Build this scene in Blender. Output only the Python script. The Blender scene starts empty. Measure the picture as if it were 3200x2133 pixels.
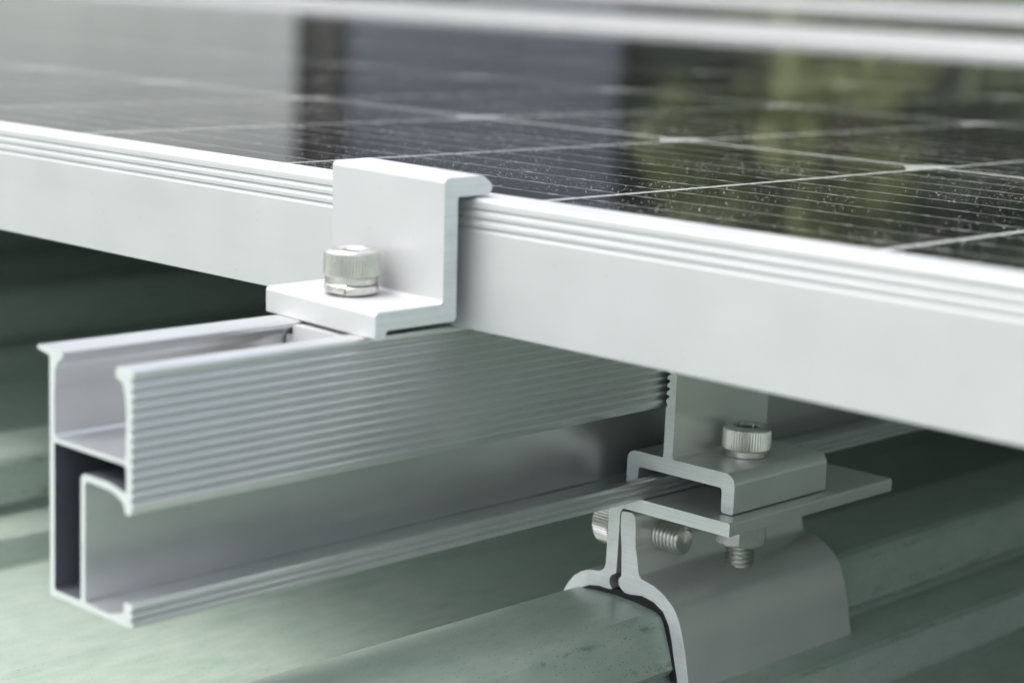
import bpy, bmesh, math, random
from mathutils import Vector, Matrix, geometry
random.seed(7)
SC = bpy.context.scene
COL = SC.collection
PI = math.pi
MM = 0.001

# ------------------------------------------------------------------ camera
CAM_POS = Vector((322.58281248, -321.72781997, 81.84989183)) * MM
ROT = ((0.7219953952194664, 0.6908089080639208, 0.038803373840685745),
       (0.15444109654388655, -0.1062381075633278, -0.9822735933535448),
       (-0.6744409514406792, 0.7151898468524959, -0.18339270972122984))
cd = bpy.data.cameras.new('camera')
cam = bpy.data.objects.new('camera', cd)
COL.objects.link(cam)
right, down, fwd = (Vector(r).normalized() for r in ROT)
m = Matrix((right, -down, -fwd)).transposed().to_4x4()
m.translation = CAM_POS
cam.matrix_world = m
cd.sensor_width = 36
cd.lens = 70.679
cd.clip_start = 0.02
cd.clip_end = 3000
cd.dof.use_dof = True
cd.dof.focus_distance = 0.508
cd.dof.aperture_fstop = 11.0
cd.dof.aperture_blades = 0
SC.camera = cam

# ------------------------------------------------------------------ light
SUN_AZ = math.radians(-122)     # direction towards the sun, measured from +X
SUN_EL = math.radians(66)
w = bpy.data.worlds.new('World')
SC.world = w
w.use_nodes = True
nt = w.node_tree
bg = nt.nodes['Background']
sky = nt.nodes.new('ShaderNodeTexSky')
sky.sky_type = 'NISHITA'
sky.sun_disc = False
sky.sun_elevation = SUN_EL
sky.sun_rotation = PI / 2 - SUN_AZ
sky.air_density = 1.0
sky.dust_density = 5.0
sky.ozone_density = 1.0
hs = nt.nodes.new('ShaderNodeHueSaturation')      # overcast: the cloud veil takes most of the blue out
hs.inputs['Saturation'].default_value = 0.42
nt.links.new(sky.outputs[0], hs.inputs['Color'])
nt.links.new(hs.outputs[0], bg.inputs[0])
bg.inputs[1].default_value = 0.15
sd = bpy.data.lights.new('sun', 'SUN')
sd.energy = 0.6
sd.angle = math.radians(35)
sd.color = (1.0, 0.97, 0.93)
sun = bpy.data.objects.new('sun', sd)
COL.objects.link(sun)
sv = Vector((math.cos(SUN_AZ) * math.cos(SUN_EL), math.sin(SUN_AZ) * math.cos(SUN_EL), math.sin(SUN_EL)))
sun.rotation_euler = sv.to_track_quat('Z', 'Y').to_euler()
sun.location = sv * 5
SC.view_settings.view_transform = 'Standard'
SC.view_settings.look = 'None'
SC.view_settings.exposure = 1.2
SC.view_settings.gamma = 1
SC.cycles.use_adaptive_sampling = False
SC.cycles.use_denoising = True
SC.cycles.denoiser = 'OPENIMAGEDENOISE'
SC.cycles.denoising_prefilter = 'ACCURATE'
SC.cycles.denoising_input_passes = 'RGB_ALBEDO_NORMAL'
SC.cycles.max_bounces = 8
SC.cycles.diffuse_bounces = 5
SC.cycles.glossy_bounces = 6
SC.cycles.transparent_max_bounces = 12

# ------------------------------------------------------------------ materials
def mat(name):
    M = bpy.data.materials.new(name)
    M.use_nodes = True
    n = M.node_tree
    b = n.nodes['Principled BSDF']
    return M, n, b
def node(n, t, **k):
    x = n.nodes.new(t)
    for a, v in k.items():
        setattr(x, a, v)
    return x
def ramp(n, src, stops, interp='LINEAR'):
    r = node(n, 'ShaderNodeValToRGB')
    r.color_ramp.interpolation = interp
    while len(r.color_ramp.elements) < len(stops):
        r.color_ramp.elements.new(0.5)
    for e, (p, c) in zip(r.color_ramp.elements, stops):
        e.position = p
        e.color = c if len(c) == 4 else (*c, 1)
    n.links.new(src, r.inputs[0])
    return r
def coord(n, scale, use='Object', rot=(0, 0, 0)):
    tc = node(n, 'ShaderNodeTexCoord')
    mp = node(n, 'ShaderNodeMapping')
    mp.inputs['Scale'].default_value = scale
    mp.inputs['Rotation'].default_value = rot
    n.links.new(tc.outputs[use], mp.inputs[0])
    return mp.outputs[0]
def noise(n, vec, scale, detail=4, rough=0.5):
    x = node(n, 'ShaderNodeTexNoise')
    x.inputs['Scale'].default_value = scale
    x.inputs['Detail'].default_value = detail
    x.inputs['Roughness'].default_value = rough
    n.links.new(vec, x.inputs[0])
    return x.outputs['Fac']
def bump(n, b, h, strength, dist, prev=None):
    x = node(n, 'ShaderNodeBump')
    x.inputs['Strength'].default_value = strength
    x.inputs['Distance'].default_value = dist
    n.links.new(h, x.inputs['Height'])
    if prev is not None:
        n.links.new(prev, x.inputs['Normal'])
    n.links.new(x.outputs[0], b.inputs['Normal'])
    return x.outputs[0]
def mixc(n, fac, a, b_, mode='MIX'):
    x = node(n, 'ShaderNodeMix', data_type='RGBA', blend_type=mode)
    for s, v in ((0, fac), (6, a), (7, b_)):
        if hasattr(v, 'links') or hasattr(v, 'is_linked'):
            n.links.new(v, x.inputs[s])
        else:
            x.inputs[s].default_value = v if s == 0 else (*v, 1)
    return x.outputs[2]

def anodised(name, base, metal, rough, axis):
    """satin anodised extrusion; die lines run along `axis` (0 = X, 1 = Y)"""
    M, n, b = mat(name)
    sc = [170, 170, 170]
    sc[axis] = 4
    line = noise(n, coord(n, sc), 1.0, 3, 0.6)
    blot = noise(n, coord(n, (40, 40, 40)), 1.0, 4, 0.55)
    c = ramp(n, line, [(0.3, [v * 0.97 for v in base]), (0.7, base)])
    c2 = mixc(n, 0.10, c.outputs[0], (0.45, 0.45, 0.43), 'MIX')
    rb = ramp(n, blot, [(0.3, (0.94,) * 3), (0.7, (1.0,) * 3)])
    c3 = mixc(n, 1.0, c2, rb.outputs[0], 'MULTIPLY')
    # scattered short scratches and specks
    v = node(n, 'ShaderNodeTexVoronoi')
    v.inputs['Scale'].default_value = 1.0
    n.links.new(coord(n, (150, 210, 260)), v.inputs[0])
    sp = ramp(n, v.outputs['Distance'], [(0.028, (0.72,) * 3), (0.05, (1.0,) * 3)])
    c4 = mixc(n, 1.0, c3, sp.outputs[0], 'MULTIPLY')
    n.links.new(c4, b.inputs['Base Color'])
    b.inputs['Metallic'].default_value = metal
    rr = ramp(n, blot, [(0.3, (rough - 0.04,) * 3), (0.7, (rough + 0.05,) * 3)])
    n.links.new(rr.outputs[0], b.inputs['Roughness'])
    return M
def sawn(name, base, ang):
    """saw-cut end of an extrusion: bright, matt, fine diagonal saw marks"""
    M, n, b = mat(name)
    v = coord(n, (30, 30, 1400), rot=(0, math.radians(ang), 0))
    l = noise(n, v, 1.0, 4, 0.7)
    c = ramp(n, l, [(0.35, [x * 0.9 for x in base]), (0.62, base), (0.80, [min(1, x * 1.12) for x in base])])
    blot = ramp(n, noise(n, coord(n, (120, 120, 120)), 1.0, 5, 0.6), [(0.28, (0.86,) * 3), (0.5, (1.0,) * 3)])
    n.links.new(mixc(n, 1.0, c.outputs[0], blot.outputs[0], 'MULTIPLY'), b.inputs['Base Color'])
    b.inputs['Metallic'].default_value = 0.15
    b.inputs['Roughness'].default_value = 0.5
    bump(n, b, l, 0.35, 0.00004)
    return M
def simple(name, col, rough, metal=0.0, spec=0.5):
    M, n, b = mat(name)
    v = noise(n, coord(n, (90, 90, 90)), 1.0, 4, 0.6)
    c = ramp(n, v, [(0.3, [x * 0.86 for x in col]), (0.7, col)])
    n.links.new(c.outputs[0], b.inputs['Base Color'])
    b.inputs['Roughness'].default_value = rough
    b.inputs['Metallic'].default_value = metal
    b.inputs['Specular IOR Level'].default_value = spec
    return M
M_FRAME = anodised('frame_anodised', (0.505, 0.52, 0.518), 0.3, 0.45, 0)
M_CLAMP = anodised('clamp_anodised', (0.535, 0.548, 0.552), 0.3, 0.46, 0)
M_RAIL = anodised('rail_anodised', (0.72, 0.73, 0.735), 0.88, 0.33, 1)
M_CLIP = anodised('clip_anodised', (0.80, 0.81, 0.79), 0.72, 0.36, 1)
M_CHAMBER_SHADE = simple('shaded_chamber_aluminium', (0.12, 0.13, 0.15), 0.45, 0.3)  # rail chamber walls: the tube's inner shade painted as a dark base colour
M_SAWN = sawn('sawn_aluminium', (0.56, 0.60, 0.585), 28)
M_SAWN_CLIP = sawn('sawn_clip_end', (0.86, 0.88, 0.87), 28)
M_SAWN_CLAMP = sawn('sawn_clamp_end', (0.62, 0.66, 0.65), 10)

def steel():
    M, n, b = mat('stainless_steel')
    l = noise(n, coord(n, (500, 500, 500)), 1.0, 4, 0.6)
    c = ramp(n, l, [(0.3, (0.56, 0.55, 0.525)), (0.7, (0.68, 0.665, 0.64))])
    n.links.new(c.outputs[0], b.inputs['Base Color'])
    b.inputs['Metallic'].default_value = 1
    r = ramp(n, l, [(0.3, (0.31,) * 3), (0.7, (0.27,) * 3)])
    n.links.new(r.outputs[0], b.inputs['Roughness'])
    return M
M_STEEL = steel()
M_RUBBER = simple('black_rubber', (0.012, 0.012, 0.012), 0.6)
M_BACK = simple('white_backsheet', (0.84, 0.87, 0.87), 0.5)
M_WIRE = simple('tinned_wire', (0.88, 0.88, 0.88), 0.3, 0.25)
M_PAD = simple('solder_pad', (0.86, 0.86, 0.86), 0.35, 0.4)

def cell_mat():
    M, n, b = mat('silicon_cell')
    f = noise(n, coord(n, (30, 30, 30)), 1.0, 3)
    c = ramp(n, f, [(0.3, (0.0045, 0.0050, 0.0085)), (0.7, (0.0075, 0.0085, 0.014))])
    n.links.new(c.outputs[0], b.inputs['Base Color'])
    b.inputs['Roughness'].default_value = 0.7
    b.inputs['Specular IOR Level'].default_value = 0.0
    return M
M_CELL = cell_mat()

def glass_mat():
    """solar glass: clear pane that reflects by Fresnel, with dust specks lying on it"""
    M = bpy.data.materials.new('solar_glass')
    M.use_nodes = True
    n = M.node_tree
    n.nodes.clear()
    out = node(n, 'ShaderNodeOutputMaterial')
    tr = node(n, 'ShaderNodeBsdfTransparent')
    tr.inputs[0].default_value = (0.94, 0.96, 0.95, 1)
    gl = node(n, 'ShaderNodeBsdfGlossy')
    gl.inputs['Roughness'].default_value = 0.045
    fr = node(n, 'ShaderNodeFresnel')
    fr.inputs[0].default_value = 1.55
    mx = node(n, 'ShaderNodeMixShader')
    n.links.new(fr.outputs[0], mx.inputs[0])
    n.links.new(tr.outputs[0], mx.inputs[1])
    n.links.new(gl.outputs[0], mx.inputs[2])
    # thin even film of dust
    df = node(n, 'ShaderNodeBsdfDiffuse')
    df.inputs[0].default_value = (0.60, 0.60, 0.58, 1)
    patch = noise(n, coord(n, (28, 22, 1)), 1.0, 3, 0.55)
    s2 = ramp(n, patch, [(0.3, (0.002,) * 3), (0.75, (0.008,) * 3)])
    mx2 = node(n, 'ShaderNodeMixShader')
    n.links.new(s2.outputs[0], mx2.inputs[0])
    n.links.new(mx.outputs[0], mx2.inputs[1])
    n.links.new(df.outputs[0], mx2.inputs[2])
    n.links.new(mx2.outputs[0], out.inputs[0])
    return M
M_GLASS = glass_mat()

def roof_mat():
    M, n, b = mat('painted_roof_steel')
    base = (0.268, 0.345, 0.290)
    big = noise(n, coord(n, (9, 2.2, 9)), 1.0, 5, 0.6)
    c = ramp(n, big, [(0.25, (0.245, 0.322, 0.264)), (0.5, base), (0.78, (0.29, 0.365, 0.315))])
    # chalky weathering streaks along the sheet
    st = noise(n, coord(n, (150, 60, 150), rot=(0, 0, 0.12)), 1.0, 8, 0.68)
    c2 = mixc(n, ramp(n, st, [(0.34, (0, 0, 0)), (0.74, (0.55,) * 3)]).outputs[0], c.outputs[0], (0.46, 0.49, 0.455))
    st2 = noise(n, coord(n, (230, 60, 230)), 1.0, 6, 0.7)
    c2 = mixc(n, ramp(n, st2, [(0.38, (0.13,) * 3), (0.52, (0, 0, 0))]).outputs[0], c2, (0.16, 0.24, 0.19))
    # dirt that settles in a broken line along each fold of the sheet
    tc = node(n, 'ShaderNodeTexCoord'); sx = node(n, 'ShaderNodeSeparateXYZ'); n.links.new(tc.outputs['Object'], sx.inputs[0])
    ab = node(n, 'ShaderNodeMath', operation='ABSOLUTE'); n.links.new(sx.outputs[0], ab.inputs[0])
    wob = noise(n, coord(n, (60, 60, 60)), 1.0, 4, 0.6)
    wa = node(n, 'ShaderNodeMath', operation='MULTIPLY_ADD'); n.links.new(wob, wa.inputs[0]); wa.inputs[1].default_value = 0.0016; n.links.new(ab.outputs[0], wa.inputs[2])
    acc = None
    for off, wd in ((0.0176, 0.0003), (0.0350, 0.0003), (0.0400, 0.0005), (0.0209, 0.0004)):
        df = node(n, 'ShaderNodeMath', operation='SUBTRACT'); n.links.new(wa.outputs[0], df.inputs[0]); df.inputs[1].default_value = off
        da = node(n, 'ShaderNodeMath', operation='ABSOLUTE'); n.links.new(df.outputs[0], da.inputs[0])
        mr = node(n, 'ShaderNodeMapRange'); n.links.new(da.outputs[0], mr.inputs[0])
        mr.inputs[1].default_value = wd * 1.8; mr.inputs[2].default_value = 0.0
        mr.inputs[3].default_value = 0.0; mr.inputs[4].default_value = 1.0
        if acc is None: acc = mr.outputs[0]
        else:
            mx_ = node(n, 'ShaderNodeMath', operation='MAXIMUM'); n.links.new(acc, mx_.inputs[0]); n.links.new(mr.outputs[0], mx_.inputs[1]); acc = mx_.outputs[0]
    brk = ramp(n, noise(n, coord(n, (300, 110, 300)), 1.0, 6, 0.75), [(0.52, (0, 0, 0)), (0.62, (0.6,) * 3)])
    fm_ = node(n, 'ShaderNodeMath', operation='MULTIPLY'); n.links.new(acc, fm_.inputs[0]); n.links.new(brk.outputs[0], fm_.inputs[1])
    c2 = mixc(n, fm_.outputs[0], c2, (0.085, 0.095, 0.04))
    # dirt and lichen in thin broken lines and dots
    d1 = noise(n, coord(n, (420, 130, 420)), 1.0, 6, 0.7)
    dr = ramp(n, d1, [(0.24, (0.6,) * 3), (0.30, (0, 0, 0))])
    c3 = mixc(n, dr.outputs[0], c2, (0.11, 0.125, 0.06))
    v = node(n, 'ShaderNodeTexVoronoi')
    v.inputs['Scale'].default_value = 1.0
    n.links.new(coord(n, (1150, 850, 1150)), v.inputs[0])
    dens = noise(n, coord(n, (55, 40, 55)), 1.0, 3, 0.6)
    sep = node(n, 'ShaderNodeSeparateColor')
    n.links.new(v.outputs['Color'], sep.inputs[0])
    a1 = node(n, 'ShaderNodeMath', operation='ADD')
    n.links.new(sep.outputs[0], a1.inputs[0]); n.links.new(dens, a1.inputs[1])
    k = node(n, 'ShaderNodeMath', operation='GREATER_THAN'); n.links.new(a1.outputs[0], k.inputs[0]); k.inputs[1].default_value = 1.02
    d2 = node(n, 'ShaderNodeMath', operation='LESS_THAN'); n.links.new(v.outputs['Distance'], d2.inputs[0]); d2.inputs[1].default_value = 0.17
    mm = node(n, 'ShaderNodeMath', operation='MULTIPLY'); n.links.new(k.outputs[0], mm.inputs[0]); n.links.new(d2.outputs[0], mm.inputs[1])
    m8 = node(n, 'ShaderNodeMath', operation='MULTIPLY'); n.links.new(mm.outputs[0], m8.inputs[0]); m8.inputs[1].default_value = 0.85
    c4 = mixc(n, m8.outputs[0], c3, (0.05, 0.06, 0.045))
    n.links.new(c4, b.inputs['Base Color'])
    b.inputs['Roughness'].default_value = 0.33
    b.inputs['Specular IOR Level'].default_value = 0.8
    bump(n, b, d1, 0.15, 0.0001)
    return M
M_ROOF = roof_mat()

# ------------------------------------------------------------------ helpers
def link(o, parent=None):
    COL.objects.link(o)
    if parent is not None:
        o.parent = parent
    return o
def tag(o, label=None, cat=None, group=None, kind=None):
    if label: o['label'] = label
    if cat: o['category'] = cat
    if group: o['group'] = group
    if kind: o['kind'] = kind
    return o
def empty(name, loc=(0, 0, 0), rz=0.0):
    o = bpy.data.objects.new(name, None)
    o.empty_display_size = 0.02
    o.location = Vector(loc) * MM
    o.rotation_euler = (0, 0, rz)
    return link(o)
def mesh_obj(name, verts, faces, mats, fm=None, parent=None, smooth=32, bevel=0.0, scale=MM, recalc=True):
    me = bpy.data.meshes.new(name)
    me.from_pydata([tuple(c * scale for c in v) for v in verts], [], faces)
    for M in (mats if isinstance(mats, (list, tuple)) else [mats]):
        me.materials.append(M)
    if fm:
        me.polygons.foreach_set('material_index', fm)
    if recalc:
        bm = bmesh.new(); bm.from_mesh(me)
        bmesh.ops.recalc_face_normals(bm, faces=bm.faces)
        bm.to_mesh(me); bm.free()
    if smooth:
        me.polygons.foreach_set('use_smooth', [True] * len(me.polygons))
        me.set_sharp_from_angle(angle=math.radians(smooth))
    me.update()
    o = bpy.data.objects.new(name, me)
    if bevel:
        md = o.modifiers.new('edge', 'BEVEL')
        md.width = bevel * MM
        md.segments = 2
        md.limit_method = 'ANGLE'
        md.angle_limit = math.radians(60)
    return link(o, parent)
def fillet(pts, seg=5):
    """pts: (u, v) or (u, v, r): rounds the corners that carry a radius"""
    out = []
    N = len(pts)
    for i, p in enumerate(pts):
        if len(p) < 3 or p[2] <= 0:
            out.append((p[0], p[1])); continue
        c = Vector(p[:2]); a = Vector(pts[i - 1][:2]); b = Vector(pts[(i + 1) % N][:2])
        da, db = (a - c), (b - c)
        la, lb = da.length, db.length
        da.normalize(); db.normalize()
        ang = math.acos(max(-1, min(1, da.dot(db))))
        if abs(math.sin(ang)) < 1e-3:
            out.append((p[0], p[1])); continue
        t = min(p[2] / math.tan(ang / 2), la * 0.49, lb * 0.49)
        r = t * math.tan(ang / 2)
        s, e = c + da * t, c + db * t
        mid = c + (da + db).normalized() * (r / math.sin(ang / 2))
        a0 = math.atan2(s.y - mid.y, s.x - mid.x); a1 = math.atan2(e.y - mid.y, e.x - mid.x)
        d = (a1 - a0 + PI) % (2 * PI) - PI
        for k in range(seg + 1):
            th = a0 + d * k / seg
            out.append((mid.x + r * math.cos(th), mid.y + r * math.sin(th)))
    return out
def extrude(name, loop, lo, hi, axis, mats, parent=None, holes=(), bevel=0.12, smooth=38, rough_end=0.0):
    """closed 2D loop swept from lo to hi. axis 'Y': loop is (x, z); axis 'X': loop is (y, z); 'Z': (x, y)"""
    loops = [loop] + list(holes)
    flat = [p for l in loops for p in l]
    n = len(flat)
    def P(u, v, t):
        return {'Y': (u, t, v), 'X': (t, u, v), 'Z': (u, v, t)}[axis]
    rnd = random.Random(len(flat))
    jit = [rnd.uniform(0, rough_end) for _ in flat]
    V = [P(u, v, lo + j) for (u, v), j in zip(flat, jit)] + [P(u, v, hi) for u, v in flat]
    F, FM = [], []
    s = 0
    for l in loops:
        k = len(l)
        for i in range(k):
            a, b = s + i, s + (i + 1) % k
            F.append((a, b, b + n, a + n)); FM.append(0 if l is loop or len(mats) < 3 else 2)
        s += k
    tris = geometry.tessellate_polygon([[Vector((u, v, 0)) for u, v in l] for l in loops])
    for t in tris:
        F.append(tuple(t)); FM.append(1)
        F.append(tuple(i + n for i in t)); FM.append(1)
    o = mesh_obj(name, V, F, mats, FM, parent, smooth, bevel)
    wn = o.modifiers.new('normals', 'WEIGHTED_NORMAL')
    wn.mode = 'FACE_AREA'; wn.weight = 90; wn.keep_sharp = True
    return o
def grid_rings(rings, n, closed_top=True, closed_bot=True, centre=(0, 0)):
    """rings: list of (z, rfun(theta)); -> verts, faces"""
    V, F = [], []
    for z, rf in rings:
        for i in range(n):
            th = 2 * PI * i / n
            r = rf(th) if callable(rf) else rf
            zz = z(th) if callable(z) else z
            V.append((centre[0] + r * math.cos(th), centre[1] + r * math.sin(th), zz))
    for j in range(len(rings) - 1):
        for i in range(n):
            a, b = j * n + i, j * n + (i + 1) % n
            F.append((a, b, b + n, a + n))
    if closed_bot: F.append(tuple(range(n))[::-1])
    if closed_top: F.append(tuple(range((len(rings) - 1) * n, len(rings) * n)))
    return V, F
def hexr(th, af, ph=0.0):
    a = (th + ph) % (PI / 3) - PI / 6
    return af / 2 / math.cos(a)

# ------------------------------------------------------------------ fasteners (axis +Z, base of the head at z = 0)
def knurled_head(parent, h=8.0, r=6.5, base=1.7, teeth=52):
    n = teeth * 4
    def kn(th, dep=0.30):
        return r - dep * (0.5 - 0.5 * math.cos(th * teeth)) ** 1.3
    sock = lambda th: hexr(th, 6.0, 0.35)
    rings = [(0.0, r - 0.55), (0.2, r - 0.35), (base - 0.15, r - 0.35), (base, r - 0.5), (base + 0.12, lambda t: kn(t) - 0.28),
             (base + 0.35, lambda t: kn(t)), (h - 1.15, lambda t: kn(t)), (h - 0.75, lambda t: kn(t, 0.08) - 0.15),
             (h - 0.35, r - 0.42), (h - 0.08, r - 0.85), (h, r - 1.3),
             (h, 4.15), (h - 0.12, 3.95), (h - 0.5, lambda t: min(3.5, sock(t) + 0.15)), (h - 0.7, sock), (h - 4.2, sock), (h - 4.9, 0.02)]
    V, F = grid_rings(rings, n)
    return mesh_obj('head', V, F, M_STEEL, None, parent, 28)
def thread(parent, z0, z1, R=4.0, pitch=1.25, ph=0.0):
    n = 64
    rings = []
    z = z0
    step = pitch / 10
    k = int(abs(z1 - z0) / step)
    for i in range(k + 1):
        zz = z0 + (z1 - z0) * i / k
        def rf(th, zz=zz):
            f = (zz / pitch - (th + ph) / (2 * PI)) % 1.0
            t = abs(2 * f - 1)                       # 1 at root .. 0 at crest
            d = 0.8 * min(1, max(0, (t - 0.12) / 0.75))
            e = min(abs(zz - z0), abs(zz - z1))
            return R - d - max(0, 0.55 - e) * 0.8
        rings.append((zz, rf))
    V, F = grid_rings(rings, n)
    return mesh_obj('threaded_shank', V, F, M_STEEL, None, parent, 50)
def plain_shank(parent, z0, z1, R=3.9):
    V, F = grid_rings([(z0, R), (z1, R)], 40)
    return mesh_obj('shank', V, F, M_STEEL, None, parent)

# ------------------------------------------------------------------ roof
roof = empty('roof')
tag(roof, kind='structure')
half = [(0, -81.9), (7, -82.15), (13.4, -82.9), (15.2, -83.7), (16.2, -85.2), (16.9, -87.2), (18.5, -91.4), (20.0, -96.2), (19.2, -97.4),
        (17.4, -98.4), (17.2, -99.6), (18.4, -100.8), (26, -102.0), (33.0, -103.3), (34.6, -104.2), (37.9, -112.2), (38.9, -113.2)]
RC = -7.7
PITCH = 244.0
prof = [(-x, z) for x, z in half[::-1]][:-1] + half
prof = prof + [(60, -113.35), (118, -113.2), (121, -112.0), (124, -113.2), (PITCH - 39.3, -113.35)]
def roof_sheet_mesh():
    ys = [-2200, -900, -400, -200, 0, 200, 500, 1000, 2500, 6000, 12000, 24000]
    V, F = [], []
    th = 0.6
    for y in ys:
        V += [(x, y, z) for x, z in prof]
    k = len(prof)
    for j in range(len(ys) - 1):
        for i in range(k - 1):
            a = j * k + i
            F.append((a, a + 1, a + k + 1, a + k))
    return V, F
V, F = roof_sheet_mesh()
s0 = mesh_obj('roof_sheet', V, F, M_ROOF, None, roof, 13)
md = s0.modifiers.new('gauge', 'SOLIDIFY'); md.thickness = 0.0006; md.offset = -1
s0.location = (RC * MM, 0, 0)
for i in range(-62, 26):
    if i == 0: continue
    c = s0.copy(); COL.objects.link(c); c.parent = roof
    c.location = ((RC + PITCH * i) * MM, 0, 0)

# ------------------------------------------------------------------ solar panels
CDX, CDY = 92.03, 182.08
GX, GY = -82.72, 187.33          # first crossing of the cell grid (x, y)
PANEL_X0, PANEL_X1, PANEL_D, HF = -1975.0, 302.0, 1118.0, 30.16
def frame_profile_loop():
    # (y, z) section of the side the camera sees, outer face at y = 0
    H = HF
    p = [(0, 0, .3), (0, 19)]
    for zc in (23.5, 25.6, 27.7):                 # three shallow grooves: steep above, gently sloped below
        p += [(0.0, zc - 1.05), (0.08, zc - 0.85), (0.46, zc - 0.12), (0.42, zc + 0.06), (0.0, zc + 0.26)]
    p += [(0, H - 0.9), (0.25, H - 0.35), (0.9, H), (11.0, H, .3), (11.6, H - 0.7), (11.6, H - 1.6), (1.6, H - 1.6), (1.6, 1.6), (28, 1.6, .3), (28, 0, .3)]
    return fillet(p, 3)
def make_panel(x0, x1, y0, detail=True, z=0.0):
    t = empty('solar_panel', (0, 0, z))
    loop = frame_profile_loop()
    def side(name, lo, hi, axis, flip, off):
        L = [((off - u) if flip else (off + u), v) for u, v in loop]
        return extrude(name, L, lo, hi, axis, [M_FRAME, M_FRAME], t, bevel=0)
    side('frame_side', x0, x1, 'X', False, y0)
    side('frame_side', x0, x1, 'X', True, y0 + PANEL_D)
    side('frame_side', y0 + 0.2, y0 + PANEL_D - 0.2, 'Y', False, x0 - 0.15)
    side('frame_side', y0 + 0.2, y0 + PANEL_D - 0.2, 'Y', True, x1 + 0.15)
    gx0, gx1, gy0, gy1 = x0 + 3, x1 - 3, y0 + 3, y0 + PANEL_D - 3
    zt = HF - 0.9
    def slab(name, za, zb, M):
        V = [(a, b, c) for c in (za, zb) for a, b in ((gx0, gy0), (gx1, gy0), (gx1, gy1), (gx0, gy1))]
        return mesh_obj(name, V, [(0, 1, 2, 3), (4, 5, 6, 7), (0, 1, 5, 4), (1, 2, 6, 5), (2, 3, 7, 6), (3, 0, 4, 7)], M, None, t, 0)
    slab('backsheet', zt - 1.5, zt - 0.475, M_BACK)
    mesh_obj('glass', [(gx0, gy0, zt), (gx1, gy0, zt), (gx1, gy1, zt), (gx0, gy1, zt)], [(0, 1, 2, 3)], M_GLASS, None, t, 0, recalc=False)
    return t, zt
p1, ZT = make_panel(PANEL_X0, PANEL_X1, 0.0)
tag(p1, 'nearest black solar panel with silver frame held by the Z-shaped clamp', 'solar panel', 'solar panels on the roof')
# half-cells: one mesh, shared
def cell_mesh():
    hx, hy, c, z = 44.8, 89.0, 12.0, 0.0
    V = [(-hx, -hy, z), (hx - c * .7, -hy, z), (hx, -hy + c, z), (hx, hy - c, z), (hx - c * .7, hy, z), (-hx, hy, z)]
    V = V + [(a, b, z - 0.2) for a, b, z in V]
    F = [tuple(range(6)), tuple(range(11, 5, -1))] + [(i, (i + 1) % 6, (i + 1) % 6 + 6, i + 6) for i in range(6)]
    return V, F
def wires_mesh():
    V, F, FM = [], [], []
    rnd = random.Random(3)
    def box(x0, x1, y0, y1, z0, z1, mi):
        s = len(V)
        V.extend([(x0, y0, z0), (x1, y0, z0), (x1, y1, z0), (x0, y1, z0), (x0, y0, z1), (x1, y0, z1), (x1, y1, z1), (x0, y1, z1)])
        for f in ((4, 5, 6, 7), (0, 1, 5, 4), (1, 2, 6, 5), (2, 3, 7, 6), (3, 0, 4, 7)):
            F.append(tuple(s + i for i in f)); FM.append(mi)
    for k in range(11):
        y = (k - 5) * 16.4
        x = -45.8
        while x < 45.8:                      # round wire, slightly wavy and lumpy with solder
            L = rnd.uniform(1.2, 3.2)
            x2 = min(45.8, x + L)
            wv = rnd.uniform(0.12, 0.20)
            dy = rnd.uniform(-0.06, 0.06)
            box(x, x2, y + dy - wv, y + dy + wv, 0.0, rnd.uniform(0.08, 0.16), 0)
            x = x2
        for px_ in (-38.2, -19.0, 0.0, 19.0, 38.2):
            wpx = 1.5 if abs(px_) > 30 else 0.75
            box(px_ - wpx, px_ + wpx, y - 0.6, y + 0.6, 0.0, 0.14, 1)
    return V, F, FM
cells, wires = None, None
ZC = ZT - 0.45
V, F = cell_mesh()
VW, FW, FMW = wires_mesh()
i0 = int((PANEL_X0 - GX) / CDX) + 1
for j in range(6):
    for i in range(i0 - 2, 60):
        cx, cy = GX + (i + 0.5) * CDX, GY + (j - 0.5) * CDY
        if cx - 46 < PANEL_X0 + 4 or cx + 46 > PANEL_X1 - 4: continue
        if cells is None:
            cells = mesh_obj('solar_cell', V, F, M_CELL, None, p1, 0)
            wires = mesh_obj('busbar_wires', VW, FW, [M_WIRE, M_PAD], FMW, cells, 0)
            tag(wires, kind='stuff')
            c = cells
        else:
            c = cells.copy(); COL.objects.link(c); c.parent = p1
            b2 = wires.copy(); COL.objects.link(b2); b2.parent = c
        c.location = (cx * MM, cy * MM, ZC * MM)
def far_panel(x0, x1, y0, z, label, yaw=0.0, px=-400.0):
    t, zt = make_panel(x0, x1, y0, z=z)
    a = math.radians(yaw)
    t.rotation_euler = (0, 0, a)
    t.location = ((px - px * math.cos(a) + (PANEL_D + 20) * math.sin(a)) * MM, ((PANEL_D + 20) - px * math.sin(a) - (PANEL_D + 20) * math.cos(a)) * MM, z * MM) if yaw else t.location
    tag(t, label, 'solar panel', 'solar panels on the roof')
    V, F = [], []
    j = 0
    for jj in range(6):                       # cell strings, row by row
        ya = y0 + 14 + jj * CDY
        x = x0 + 16
        while x + 92 < x1 - 10:
            s = len(V)
            V.extend([(x, ya, zt - 0.46), (x + 90.4, ya, zt - 0.46), (x + 90.4, ya + 178.8, zt - 0.46), (x, ya + 178.8, zt - 0.46)])
            F.append((s, s + 1, s + 2, s + 3))
            x += CDX
    tag(mesh_obj('solar_cells', V, F, M_CELL, None, t, 0), kind='stuff')
far_panel(PANEL_X0 - 2300, PANEL_X0 - 22, 0.0, 0.0, 'solar panel at the far left end of the front row, in the pale reflection')
far_panel(-2600, -320, PANEL_D + 22, 9.0, 'solar panel behind the nearest one, its white frame a blurred band across the top', -2.4)
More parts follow.
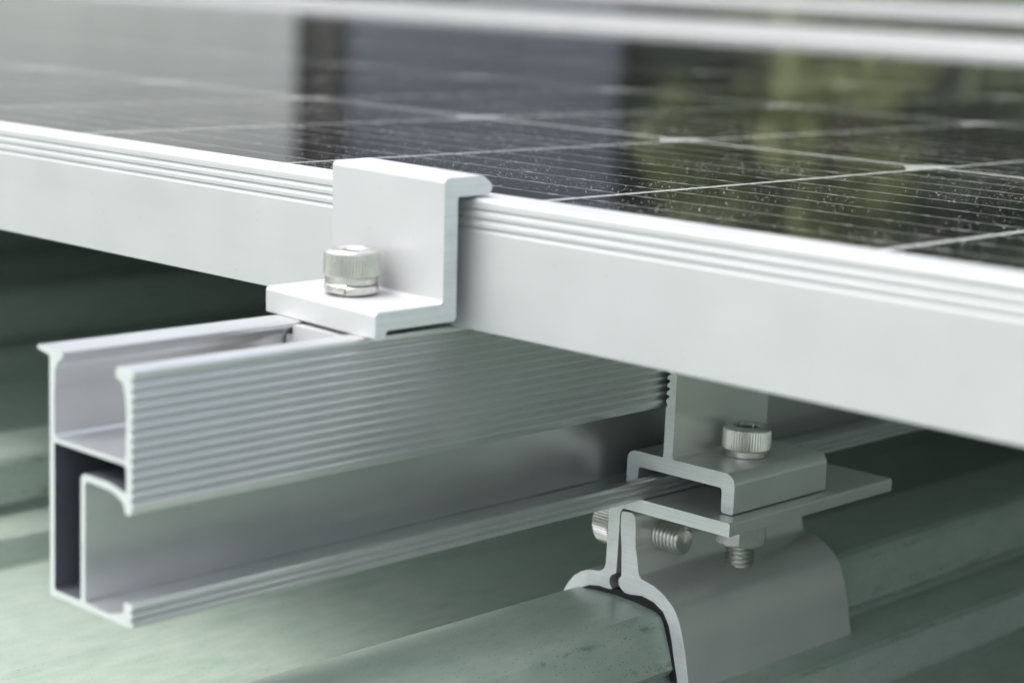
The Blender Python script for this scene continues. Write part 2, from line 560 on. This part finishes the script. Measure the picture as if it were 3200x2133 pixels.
far_panel(-298, 2080, PANEL_D + 22, 9.0, 'solar panel behind the right end of the front row', -2.4)
far_panel(-4890, -2612, PANEL_D + 22, 9.0, 'solar panel behind the first row and further left than the top band', -2.4)
far_panel(-2400, -120, 2 * (PANEL_D + 22), 20.0, 'most distant solar panel, its blurred frame at the upper right corner', -2.4)

# ------------------------------------------------------------------ mounting rail (section in x, z)
def scallop(x_crest, depth, zs, pitch, sgn=1):
    """points of a ribbed face going downwards; grooves at zs"""
    out = []
    for z in zs:
        for k in (0.44, 0.34, 0.25, 0.17, 0.09, 0.0, -0.09, -0.17, -0.25, -0.34, -0.44):
            f = (0.5 + 0.5 * math.cos(2 * PI * k)) ** 1.7
            out.append((x_crest - sgn * depth * f, z + k * pitch))
    return out
gz = [-2.35 - 2.045 * k for k in range(13)]
outer = fillet([(-33.9, -0.1, .5), (-33.6, 0.0, .3)] , 1)
outer = [(-33.6, 0.0), (-25.2, 0.0), (-24.6, -0.35), (-24.6, -1.3), (-25.4, -2.0), (-26.6, -2.7), (-27.4, -4.2), (-27.4, -8.0), (-27.7, -8.4),
         (-27.7, -18.1), (-27.0, -18.9), (-3.2, -18.9), (-2.5, -18.2), (-2.3, -9.0), (-2.8, -5.5), (-3.5, -3.2), (-4.4, -2.6), (-5.6, -2.5), (-5.9, -1.9), (-5.8, -0.5), (-5.2, 0.0),
         (-0.8, 0.0), (-0.2, -0.2), (0.0, -0.7)]
outer += scallop(0.0, 0.85, gz, 2.045)
outer += [(0.0, -28.1), (-0.25, -28.6), (-0.5, -29.3), (-0.9, -29.9), (-1.7, -30.1), (-2.5, -29.8), (-2.9, -29.2), (-2.8, -28.6),
          (-3.6, -27.7), (-5.6, -26.7), (-7.8, -26.2), (-15.8, -25.9), (-16.6, -26.7),
          (-16.6, -51.6), (-16.1, -52.1), (-12.4, -52.2), (-11.9, -52.35), (-8.0, -52.35), (-3.4, -51.0), (-3.0, -50.6), (-3.0, -48.8), (-2.7, -48.5), (-0.3, -48.5), (0.0, -48.8)]
outer += [(0.0, -49.2)] + scallop(0.0, 0.85, [-50.3, -51.95], 1.7) + [(0.0, -53.3), (-0.3, -53.6), (-28.9, -53.6), (-29.4, -53.1),
          (-29.4, -1.9), (-29.9, -1.4), (-33.5, -0.9), (-33.9, -0.45)]
hole = [(-27.7, -19.9), (-3.0, -19.9), (-2.3, -20.5), (-2.3, -25.6), (-4.6, -25.2), (-7.6, -24.6), (-9.6, -24.5), (-16.9, -24.5), (-18.1, -25.4), (-18.1, -51.6), (-18.6, -52.1), (-27.2, -52.1), (-27.7, -51.6)]
rail = empty('mounting_rail', (0, -88.8, -53.6))
tag(rail, 'silver ribbed aluminium rail with open channel running under the panel', 'rail')
rb = extrude('rail_extrusion', [(x, z + 53.6) for x, z in outer], 0, 1300, 'Y', [M_RAIL, M_SAWN, M_CHAMBER_SHADE], rail,
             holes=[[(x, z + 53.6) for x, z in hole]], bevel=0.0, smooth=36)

# slider nut in the channel under the clamp
nut = empty('channel_nut', (-15.3, -27.0, -0.8))
tag(nut, 'small silver T-shaped block sitting in the rail channel under the Z-clamp', 'channel nut')
L = [(-9.2, 0), (9.2, 0), (9.2, -2.2), (11.5, -2.2, .4), (11.5, -9.0, .5), (-11.5, -9.0, .5), (-11.5, -2.2, .4), (-9.2, -2.2)]
extrude('nut_block', fillet(L, 3), 0, 22, 'Y', [M_CLAMP, M_CLAMP], nut, bevel=0.15)

# ------------------------------------------------------------------ Z-shaped end clamp (section in y, z; extruded along X)
clamp = empty('end_clamp', (4.993, -7.926, 0.438), -0.084)
clamp.rotation_euler = (0.0229, 0.001, -0.084)
tag(clamp, 'white Z-shaped aluminium clamp hooked over the edge of the nearest panel', 'panel clamp')
Z = [(-19.16, 6.09, 1.1), (0, 6.09, 1.0), (0, 34.406, 1.3), (11.4, 34.406, .6), (14.3, 32.0, 1.2), (13.3, 30.0, .9), (3.93, 30.0, .5),
     (3.93, 1.8, 1.2), (-16.2, 1.8, .9), (-16.2, -0.1, .7), (-19.16, -0.1, .5)]
extrude('clamp_body', fillet(Z, 6), -41.8, 0, 'X', [M_CLAMP, M_SAWN_CLAMP], clamp, bevel=0.22, smooth=45)

# split lock washer under the first bolt
B1 = (-18.4, -14.8, 6.7)
def split_washer(loc, a_cut):
    n = 72
    V, F = [], []
    ro, ri, h = 6.35, 4.1, 1.9
    gap = 0.06
    for i in range(n + 1):
        th = a_cut + gap + (2 * PI - 2 * gap) * i / n
        zo = 0.35 * i / n
        sk = 0.08 * (-1 if i == 0 else (1 if i == n else 0))
        for (r, z) in ((ri, 0), (ro - .25, 0), (ro, .3), (ro, h - .3), (ro - .25, h), (ri, h)):
            t2 = th + sk * (z / h)
            V.append((r * math.cos(t2), r * math.sin(t2), z + zo))
    for i in range(n):
        for k in range(6):
            a, b = i * 6 + k, i * 6 + (k + 1) % 6
            F.append((a, b, b + 6, a + 6))
    F.append(tuple(range(6))); F.append(tuple(n * 6 + k for k in range(6)))
    o = mesh_obj('lock_washer', V, F, M_STEEL, None, None, 30)
    o.location = Vector(loc) * MM
    return o
to_cam = math.atan2(CAM_POS.y * 1000 - B1[1], CAM_POS.x * 1000 - B1[0])
lw = split_washer(B1, to_cam - math.radians(12))
tag(lw, 'steel split lock washer squeezed between the upper bolt head and the Z-clamp', 'washer')
b1 = empty('socket_bolt', (B1[0], B1[1], B1[2] + 2.15))
tag(b1, 'shiny knurled socket head bolt standing on the white Z-shaped clamp', 'bolt', 'socket head bolts')
knurled_head(b1)
plain_shank(b1, -9.5, -0.02)

# ------------------------------------------------------------------ rail clip: hat section with serrated leaf (x, z)
clip = empty('rail_clip', (6.5, 79.0, -53.6))
tag(clip, 'grey T-shaped aluminium rail clip with serrated upright, bolted over the rail foot', 'rail clip')
CL = [(-11.4, -51.9, .4), (-11.4, -43.0, 2.6), (0.7, -43.0, .5), (0.75, -29.6, .5), (1.3, -29.0)]
zz = -27.6
teeth = []
while zz < -11:
    teeth += [(0.75, zz - 0.55), (0.7, zz - 0.2), (0.9, zz + 0.25), (1.6, zz + 0.8), (1.75, zz + 1.1), (1.5, zz + 1.35)]
    zz += 2.045
CL = CL + [(a, b) for a, b in teeth] + [(1.6, -9.8, .8), (3.9, -9.8, .8), (3.8, -43.0, .9), (24.4, -43.0, 3.0), (24.4, -53.55, .6), (20.5, -53.55, .9), (20.4, -47.1, .8), (-7.4, -47.1, .8), (-7.5, -51.9, .4)]
extrude('clip_body', [(x - 6.5, z + 53.6) for x, z in fillet(CL, 5)], 0, 40.5, 'Y', [M_CLIP, M_SAWN_CLIP], clip, bevel=0.14, smooth=40)

# ------------------------------------------------------------------ roof clamp: top plate half, side jaw, rubber gasket
rc = empty('roof_clamp', (-7.0, 73.0, -102.0))
tag(rc, 'two-part grey aluminium clamp gripping the round roof rib under the rail', 'roof clamp')
def loc_rc(L): return [(x + 7.0, z + 102.0) for x, z in L]
A = [(-11.7, -53.8, .3), (28.1, -53.8, .7), (28.1, -57.4, .3), (-7.2, -57.4, .9), (-7.9, -58.9), (-8.3, -74.6), (-8.5, -75.6), (-9.7, -76.2), (-10.5, -77.3), (-10.5, -78.6), (-10.0, -79.4),
     (-9.2, -80.2, .3), (-11.6, -80.4), (-14.0, -80.3), (-17.2, -80.9), (-19.6, -82.0), (-21.4, -83.6), (-23.0, -86.1), (-24.4, -90.0), (-26.4, -100.0), (-26.9, -101.6, .5), (-30.3, -101.2, .5), (-29.6, -97.0),
     (-28.0, -89.5), (-26.5, -84.4), (-25.0, -81.9), (-23.2, -79.7), (-20.5, -77.8), (-17.8, -76.8), (-14.0, -76.2), (-12.6, -75.2), (-12.1, -74.0)]
extrude('clamp_top_plate', loc_rc(fillet(A, 4)), 0, 73.5, 'Y', [M_CLIP, M_SAWN_CLIP], rc, bevel=0.15, smooth=40)
B = [(-7.6, -58.2, .8), (-3.1, -57.9, 1.4), (-2.6, -60.5), (-2.05, -66.9), (-2.25, -67.1), (-2.0, -67.35), (-0.95, -72.2), (-0.6, -74.0), (0.4, -75.0), (2.4, -75.4), (4.9, -75.9), (8.0, -77.3), (11.2, -79.7), (12.5, -81.2),
     (13.8, -83.6), (15.0, -86.9), (16.4, -91.8), (18.0, -99.4), (18.5, -102.0, .9), (14.0, -102.6, .6), (14.2, -99.4),
     (12.4, -92.6), (11.5, -88.8), (10.4, -85.3), (8.2, -82.0), (4.9, -80.2), (1.0, -79.5), (-3.2, -80.1), (-5.0, -80.1), (-6.3, -79.4), (-7.2, -78.4), (-7.5, -77.2), (-7.1, -76.4), (-6.5, -75.9), (-6.9, -68.0), (-7.6, -62.4)]
extrude('clamp_side_jaw', loc_rc(fillet(B, 4)), 0, 73.5, 'Y', [M_CLIP, M_SAWN_CLIP], rc, bevel=0.15, smooth=40)
Gk = [(-24.4, -90.2), (-23.0, -86.1), (-21.4, -83.6), (-19.6, -82.0), (-17.2, -80.9), (-14.0, -80.35), (-9.2, -80.3), (-8.4, -79.7), (-6.3, -79.5), (-5.0, -80.15), (-3.2, -80.15), (1.0, -79.55), (4.9, -80.25), (8.2, -82.05), (10.4, -85.35), (11.5, -88.85), (12.4, -92.65), (14.0, -99.4),
      (12.2, -99.6), (10.6, -93.0), (9.5, -89.2), (8.4, -86.6), (7.0, -84.6), (4.2, -83.0), (-1.0, -82.1), (-7.0, -81.85), (-13.0, -82.1), (-18.2, -82.9), (-21.2, -85.0), (-22.4, -87.6), (-23.3, -90.8)]
extrude('rubber_gasket', loc_rc(Gk), -0.5, 73.8, 'Y', [M_RUBBER, M_RUBBER], rc, bevel=0, smooth=40)

# bolt through clip and plate, axis (12, 100)
B2 = (12.0, 99.8, -42.98)
b2 = empty('socket_bolt', B2)
tag(b2, 'knurled socket head bolt standing upright on the T-shaped rail clip, threads below', 'bolt', 'socket head bolts')
knurled_head(b2)
thread(b2, -30.4, -16.4)
plain_shank(b2, -16.4, -0.02)
wsh = empty('flat_washer', (B2[0], B2[1], -59.3))
V, F = grid_rings([(0, 4.3), (0, 6.7), (0.2, 6.9), (1.6, 6.9), (1.8, 6.7), (1.8, 4.3), (0, 4.3)], 64, False, False)
mesh_obj('washer_ring', V, F, M_STEEL, None, wsh, 30)
tag(wsh, 'flat steel washer pressed between the hex nut and the clamp plate', 'washer')
hn = empty('hex_nut', (B2[0], B2[1], -67.2))
ph = math.radians(56.5)
hx = lambda th: hexr(th, 13.0, ph)
rings = [(0.0, 4.1), (0.0, 6.3)] + [(z, (lambda rr: (lambda th: min(hx(th), rr)))(6.3 + z * 1.35)) for z in (0.15, 0.4, 0.7, 1.0, 1.4)] + \
        [(7.85 - z, (lambda rr: (lambda th: min(hx(th), rr)))(6.3 + z * 1.35)) for z in (1.4, 1.0, 0.7, 0.4, 0.15)] + [(7.85, 6.3), (7.85, 4.1), (0.0, 4.1)]
V, F = grid_rings(rings, 96, False, False)
mesh_obj('nut_body', V, F, M_STEEL, None, hn, 24)
tag(hn, 'steel hexagonal nut under the flat plate of the roof clamp', 'nut')

# horizontal bolt through both walls of the roof clamp (axis along X)
w3 = empty('flat_washer', (-12.15, 83.2, -65.2))
w3.rotation_euler = (0, -PI / 2, 0)
V, F = grid_rings([(0, 4.3), (0, 6.8), (0.2, 7.0), (1.2, 7.0), (1.4, 6.8), (1.4, 4.3), (0, 4.3)], 64, False, False)
mesh_obj('washer_ring', V, F, M_STEEL, None, w3, 30)
tag(w3, 'steel washer behind the sideways bolt head on the left wall of the roof clamp', 'washer')
hb = empty('socket_bolt', (-13.6, 83.2, -65.2))
hb.rotation_euler = (0, -PI / 2, 0)
tag(hb, 'sideways socket head bolt squeezing the two halves of the roof clamp', 'bolt', 'socket head bolts')
knurled_head(hb)
thread(hb, -19.8, -9.5, ph=1.0)
plain_shank(hb, -9.5, -0.02)

# ------------------------------------------------------------------ beyond the roof (seen mirrored in the glass)
def ground_mat():
    M, n, b = mat('grass_ground')
    f = noise(n, coord(n, (0.4, 0.4, 0.4)), 1.0, 6, 0.65)
    c = ramp(n, f, [(0.3, (0.05, 0.08, 0.025)), (0.7, (0.11, 0.14, 0.06))])
    n.links.new(c.outputs[0], b.inputs['Base Color'])
    b.inputs['Roughness'].default_value = 0.9
    return M
g = mesh_obj('ground', [(-900, -900, -5), (900, -900, -5), (900, 900, -5), (-900, 900, -5)], [(0, 1, 2, 3)], ground_mat(), None, None, 0, scale=1)
tag(g, kind='structure')
def azpos(az, dist, z=0.0):
    a = math.radians(az)
    return Vector((CAM_POS.x - dist * math.cos(a), CAM_POS.y + dist * math.sin(a), z))
def wall_mat(name, col):
    M, n, b = mat(name)
    f = noise(n, coord(n, (0.6, 0.6, 0.25)), 1.0, 5, 0.6)
    c = ramp(n, f, [(0.3, [v * 0.85 for v in col]), (0.7, col)])
    n.links.new(c.outputs[0], b.inputs['Base Color'])
    b.inputs['Roughness'].default_value = 0.8
    return M
def box(name, x0, x1, y0, y1, z0, z1, M, parent):
    V = [(a, b, c) for c in (z0, z1) for a, b in ((x0, y0), (x1, y0), (x1, y1), (x0, y1))]
    return mesh_obj(name, V, [(0, 1, 2, 3), (4, 5, 6, 7), (0, 1, 5, 4), (1, 2, 6, 5), (2, 3, 7, 6), (3, 0, 4, 7)], M, None, parent, 0, scale=1)
M_BLUE = wall_mat('blue_grey_render', (0.185, 0.205, 0.25))
M_BROWN = wall_mat('dark_timber', (0.045, 0.042, 0.040))
M_DARKG = simple('dark_window_glass', (0.03, 0.035, 0.045), 0.1)
def building(az0, az1, dist, depth, ztop, M, label, wins=True):
    azc = (az0 + az1) / 2
    w_ = 2 * dist * math.tan(math.radians((az1 - az0) / 2))
    t = empty('building')
    t.location = azpos(azc, dist, -5)
    t.rotation_euler = (0, 0, PI / 2 - math.radians(azc))
    # local +Y points away from the camera (towards the building's back)
    box('wall', -w_ / 2, w_ / 2, 0, depth, 0, ztop + 5, M, t)
    box('roof', -w_ / 2 - .3, w_ / 2 + .3, -.3, depth + .3, ztop + 5.003, ztop + 5.4, M_BROWN, t)
    if wins:
        k = max(2, int(w_ / 2.2))
        for r in range(int((ztop + 5) // 3)):
            for i in range(k):
                xx = -w_ / 2 + (i + .5) * w_ / k
                f = box('window', xx - .45, xx + .45, -.06, .05, 1.0 + r * 3, 2.3 + r * 3, M_BACK, t)
                box('pane', xx - .38, xx + .38, -.08, -.063, 1.08 + r * 3, 2.22 + r * 3, M_DARKG, f)
    tag(t, label, 'building')
    return t
building(41.6, 49.4, 34, 9, 8.5, M_BLUE, 'blue-grey building mirrored in the middle of the nearest panel', wins=False)
M_PALE = wall_mat('pale_render', (0.90, 0.90, 0.885))
M_PALE2 = wall_mat('pale_render_shade', (0.855, 0.86, 0.85))
pb = building(24.0, 40.35, 36, 9, 9.5, M_PALE, 'pale rendered building mirrored at the left of the nearest panel', wins=False)
def post(az, width, dist, label, M=None):
    M = M or M_BROWN
    t = empty('utility_post')
    t.location = azpos(az, dist, -5)
    t.rotation_euler = (0, 0, PI / 2 - math.radians(az))
    box('shaft', -width / 2, width / 2, 0, width, 0, 14.0, M, t)
    box('cap', -width / 2 - .05, width / 2 + .05, -.05, width + .05, 14.003, 14.12, M_BROWN, t)
    tag(t, label, 'post')
post(40.6, 0.34, 30, 'dark post mirrored in the panel beside the pale sky reflection')
M_GREYP = wall_mat('grey_concrete', (0.17, 0.165, 0.155))
post(41.08, 0.30, 31, 'mid grey post mirrored between the two dark ones', M_GREYP)
post(41.55, 0.26, 30, 'dark post mirrored in the panel next to the blue-grey building')

def leaf_mat(name, a, b_):
    M, n, b = mat(name)
    oi = node(n, 'ShaderNodeTexNoise'); oi.inputs['Scale'].default_value = 1.3; oi.inputs['Detail'].default_value = 3
    tc = node(n, 'ShaderNodeTexCoord'); n.links.new(tc.outputs['Object'], oi.inputs[0])
    c = ramp(n, oi.outputs['Fac'], [(0.35, a), (0.65, b_)])
    n.links.new(c.outputs[0], b.inputs['Base Color'])
    b.inputs['Roughness'].default_value = 0.6
    return M
M_LEAFS = [leaf_mat('leaf_olive', (0.13, 0.165, 0.055), (0.21, 0.25, 0.09)), leaf_mat('leaf_green', (0.09, 0.15, 0.06), (0.17, 0.25, 0.10)),
           leaf_mat('leaf_yellow', (0.19, 0.22, 0.08), (0.28, 0.31, 0.12)), leaf_mat('leaf_dark', (0.06, 0.10, 0.06), (0.10, 0.15, 0.08))]
M_BARK = simple('bark', (0.09, 0.075, 0.06), 0.9)
def tree(az, dist, crown_w, h, mi, label, seed):
    rnd = random.Random(seed)
    t = empty('tree')
    t.location = azpos(az, dist, -5)
    R = [(0, 0.32), (h * .25, 0.24), (h * .5, 0.17), (h * .8, 0.06)]
    V, F = grid_rings([(z, r) for z, r in R], 10)
    for k in range(6):                         # limbs
        th = rnd.uniform(0, 2 * PI); z0 = h * rnd.uniform(.25, .55); L_ = crown_w * rnd.uniform(.3, .45)
        s = len(V)
        for q, (f, r) in enumerate(((0, .12), (.5, .08), (1, .03))):
            cx, cy, cz = math.cos(th) * L_ * f, math.sin(th) * L_ * f, z0 + f * L_ * .7
            for i in range(6):
                a = 2 * PI * i / 6
                V.append((cx + r * math.cos(a) * -math.sin(th), cy + r * math.cos(a) * math.cos(th), cz + r * math.sin(a)))
        for q in range(2):
            for i in range(6):
                a, b = s + q * 6 + i, s + q * 6 + (i + 1) % 6
                F.append((a, b, b + 6, a + 6))
    mesh_obj('trunk', V, F, M_BARK, None, t, 40, scale=1)
    V, F = [], []
    clumps = []
    for k in range(46):
        u = rnd.uniform(0.12, 1.0)
        rr = crown_w / 2 * math.sin(PI * min(1, u * .9 + .08)) ** .6 * rnd.uniform(.1, .95)
        th = rnd.uniform(0, 2 * PI)
        clumps.append((rr * math.cos(th), rr * math.sin(th), u * h, rnd.uniform(.5, 1.1) * crown_w / 7 + .25))
    for (cx, cy, cz, cr) in clumps:
        for _ in range(120):
            d = Vector((rnd.gauss(0, 1), rnd.gauss(0, 1), rnd.gauss(0, 1))).normalized() * cr * rnd.uniform(.45, 1.0)
            p = Vector((cx, cy, cz)) + d
            a = Vector((rnd.gauss(0, 1), rnd.gauss(0, 1), rnd.gauss(0, 1))).normalized()
            b = a.cross(Vector((rnd.gauss(0, 1), rnd.gauss(0, 1), rnd.gauss(0, 1)))).normalized()
            s_ = rnd.uniform(.10, .2)
            s = len(V)
            V += [tuple(p - a * s_), tuple(p + b * s_ * .5), tuple(p + a * s_), tuple(p - b * s_ * .5)]
            F.append((s, s + 1, s + 2, s + 3))
    mesh_obj('crown', V, F, M_LEAFS[mi], None, t, 0, scale=1)
    tag(t, label, 'tree', 'trees beyond the roof')
tree(50.6, 36, 3.4, 13, 3, 'dark tree mirrored in the panel just right of the blue-grey building', 1)
tree(54.0, 30, 3.6, 13, 0, 'olive green tree mirrored in the right half of the panel', 2)
tree(56.0, 26, 2.2, 12, 2, 'yellowish tree mirrored as the brightest streak on the right of the panel', 3)
tree(58.6, 30, 3.4, 13, 3, 'deep green tree mirrored right of the yellowish one', 4)
tree(61.5, 29, 4.0, 13, 1, 'mid green tree mirrored at the right edge of the panel', 5)
tree(66.0, 30, 5.0, 13, 0, 'broad olive tree standing right of the mid green one', 6)
tree(53.0, 40, 6.0, 14, 1, 'tall green tree filling the gap behind the olive one', 7)
tree(57.5, 38, 6.0, 14, 0, 'tall olive tree filling the gap behind the yellowish one', 8)
tree(63.5, 38, 6.0, 14, 1, 'tall green tree filling the gap behind the mid green one', 9)

# dense belt of woodland closing the view behind the single trees and round to the right
def belt():
    rnd = random.Random(50)
    V, F = [], []
    n = 150
    prof_ = [(0, 0), (2, -.6), (5, -1.0), (8, -.8), (11, -.2), (13, .8), (14, 2.2), (14.2, 4)]
    for i in range(n + 1):
        az = 49.0 + 116.0 * i / n
        for q, (h, o) in enumerate(prof_):
            d = 44 + o + rnd.uniform(-1.1, 1.1)
            p = azpos(az, d, -5 + h * (1 + 0.10 * math.sin(i * .7) + rnd.uniform(-.03, .05)))
            V.append(tuple(p))
    k = len(prof_)
    for i in range(n):
        for q in range(k - 1):
            a = i * k + q
            F.append((a, a + 1, a + k + 1, a + k))
    core = len(F)
    for _ in range(42000):
        az = 49.0 + 116.0 * rnd.random()
        h = rnd.uniform(1, 14.5)
        p = azpos(az, 43 + rnd.uniform(-1.2, .6) + max(0, h - 11) * .7, -5 + h)
        a = Vector((rnd.gauss(0, 1), rnd.gauss(0, 1), rnd.gauss(0, 1))).normalized()
        b = a.cross(Vector((rnd.gauss(0, 1), rnd.gauss(0, 1), rnd.gauss(0, 1)))).normalized()
        s_ = rnd.uniform(.18, .42)
        s = len(V)
        V.extend([tuple(p - a * s_), tuple(p + b * s_ * .6), tuple(p + a * s_), tuple(p - b * s_ * .6)])
        F.append((s, s + 1, s + 2, s + 3))
    o = mesh_obj('woodland', V, F, [M_LEAFS[3], M_LEAFS[1]], [0] * core + [rnd.choice((0, 1)) for _ in range(len(F) - core)], None, 0, scale=1)
    tag(o, 'dense green woodland closing the view behind the separate trees', 'woodland', None, 'stuff')
belt()

# dust grains lying on the glass
def dust():
    rnd = random.Random(9)
    V, F = [], []
    import mathutils
    N = 80000
    c = 0
    while c < N:
        x = rnd.uniform(-260, 240); y = 12 + 260 * rnd.random() ** 1.25
        d = mathutils.noise.noise(Vector((x / 34, y / 34, 1.7))) + .5 * mathutils.noise.noise(Vector((x / 9, y / 9, 5.1)))
        if rnd.random() > .45 + .9 * d: continue
        c += 1
        r = min(.13, .021 * rnd.paretovariate(2.4))
        s = len(V)
        h = r * rnd.uniform(.9, 1.8)
        a0 = rnd.uniform(0, 2)
        for k in range(3):
            a = a0 + 2.094 * k
            V.append((x + r * math.cos(a), y + r * math.sin(a), ZT + .004))
        V.append((x + rnd.uniform(-.3, .3) * r, y + rnd.uniform(-.3, .3) * r, ZT + .004 + h))
        F.extend([(s, s + 1, s + 3), (s + 1, s + 2, s + 3), (s + 2, s, s + 3)])
    o = mesh_obj('dust', V, F, simple('dust_grains', (0.80, 0.78, 0.74), 0.6), None, p1, 0)
    tag(o, kind='stuff')
dust()
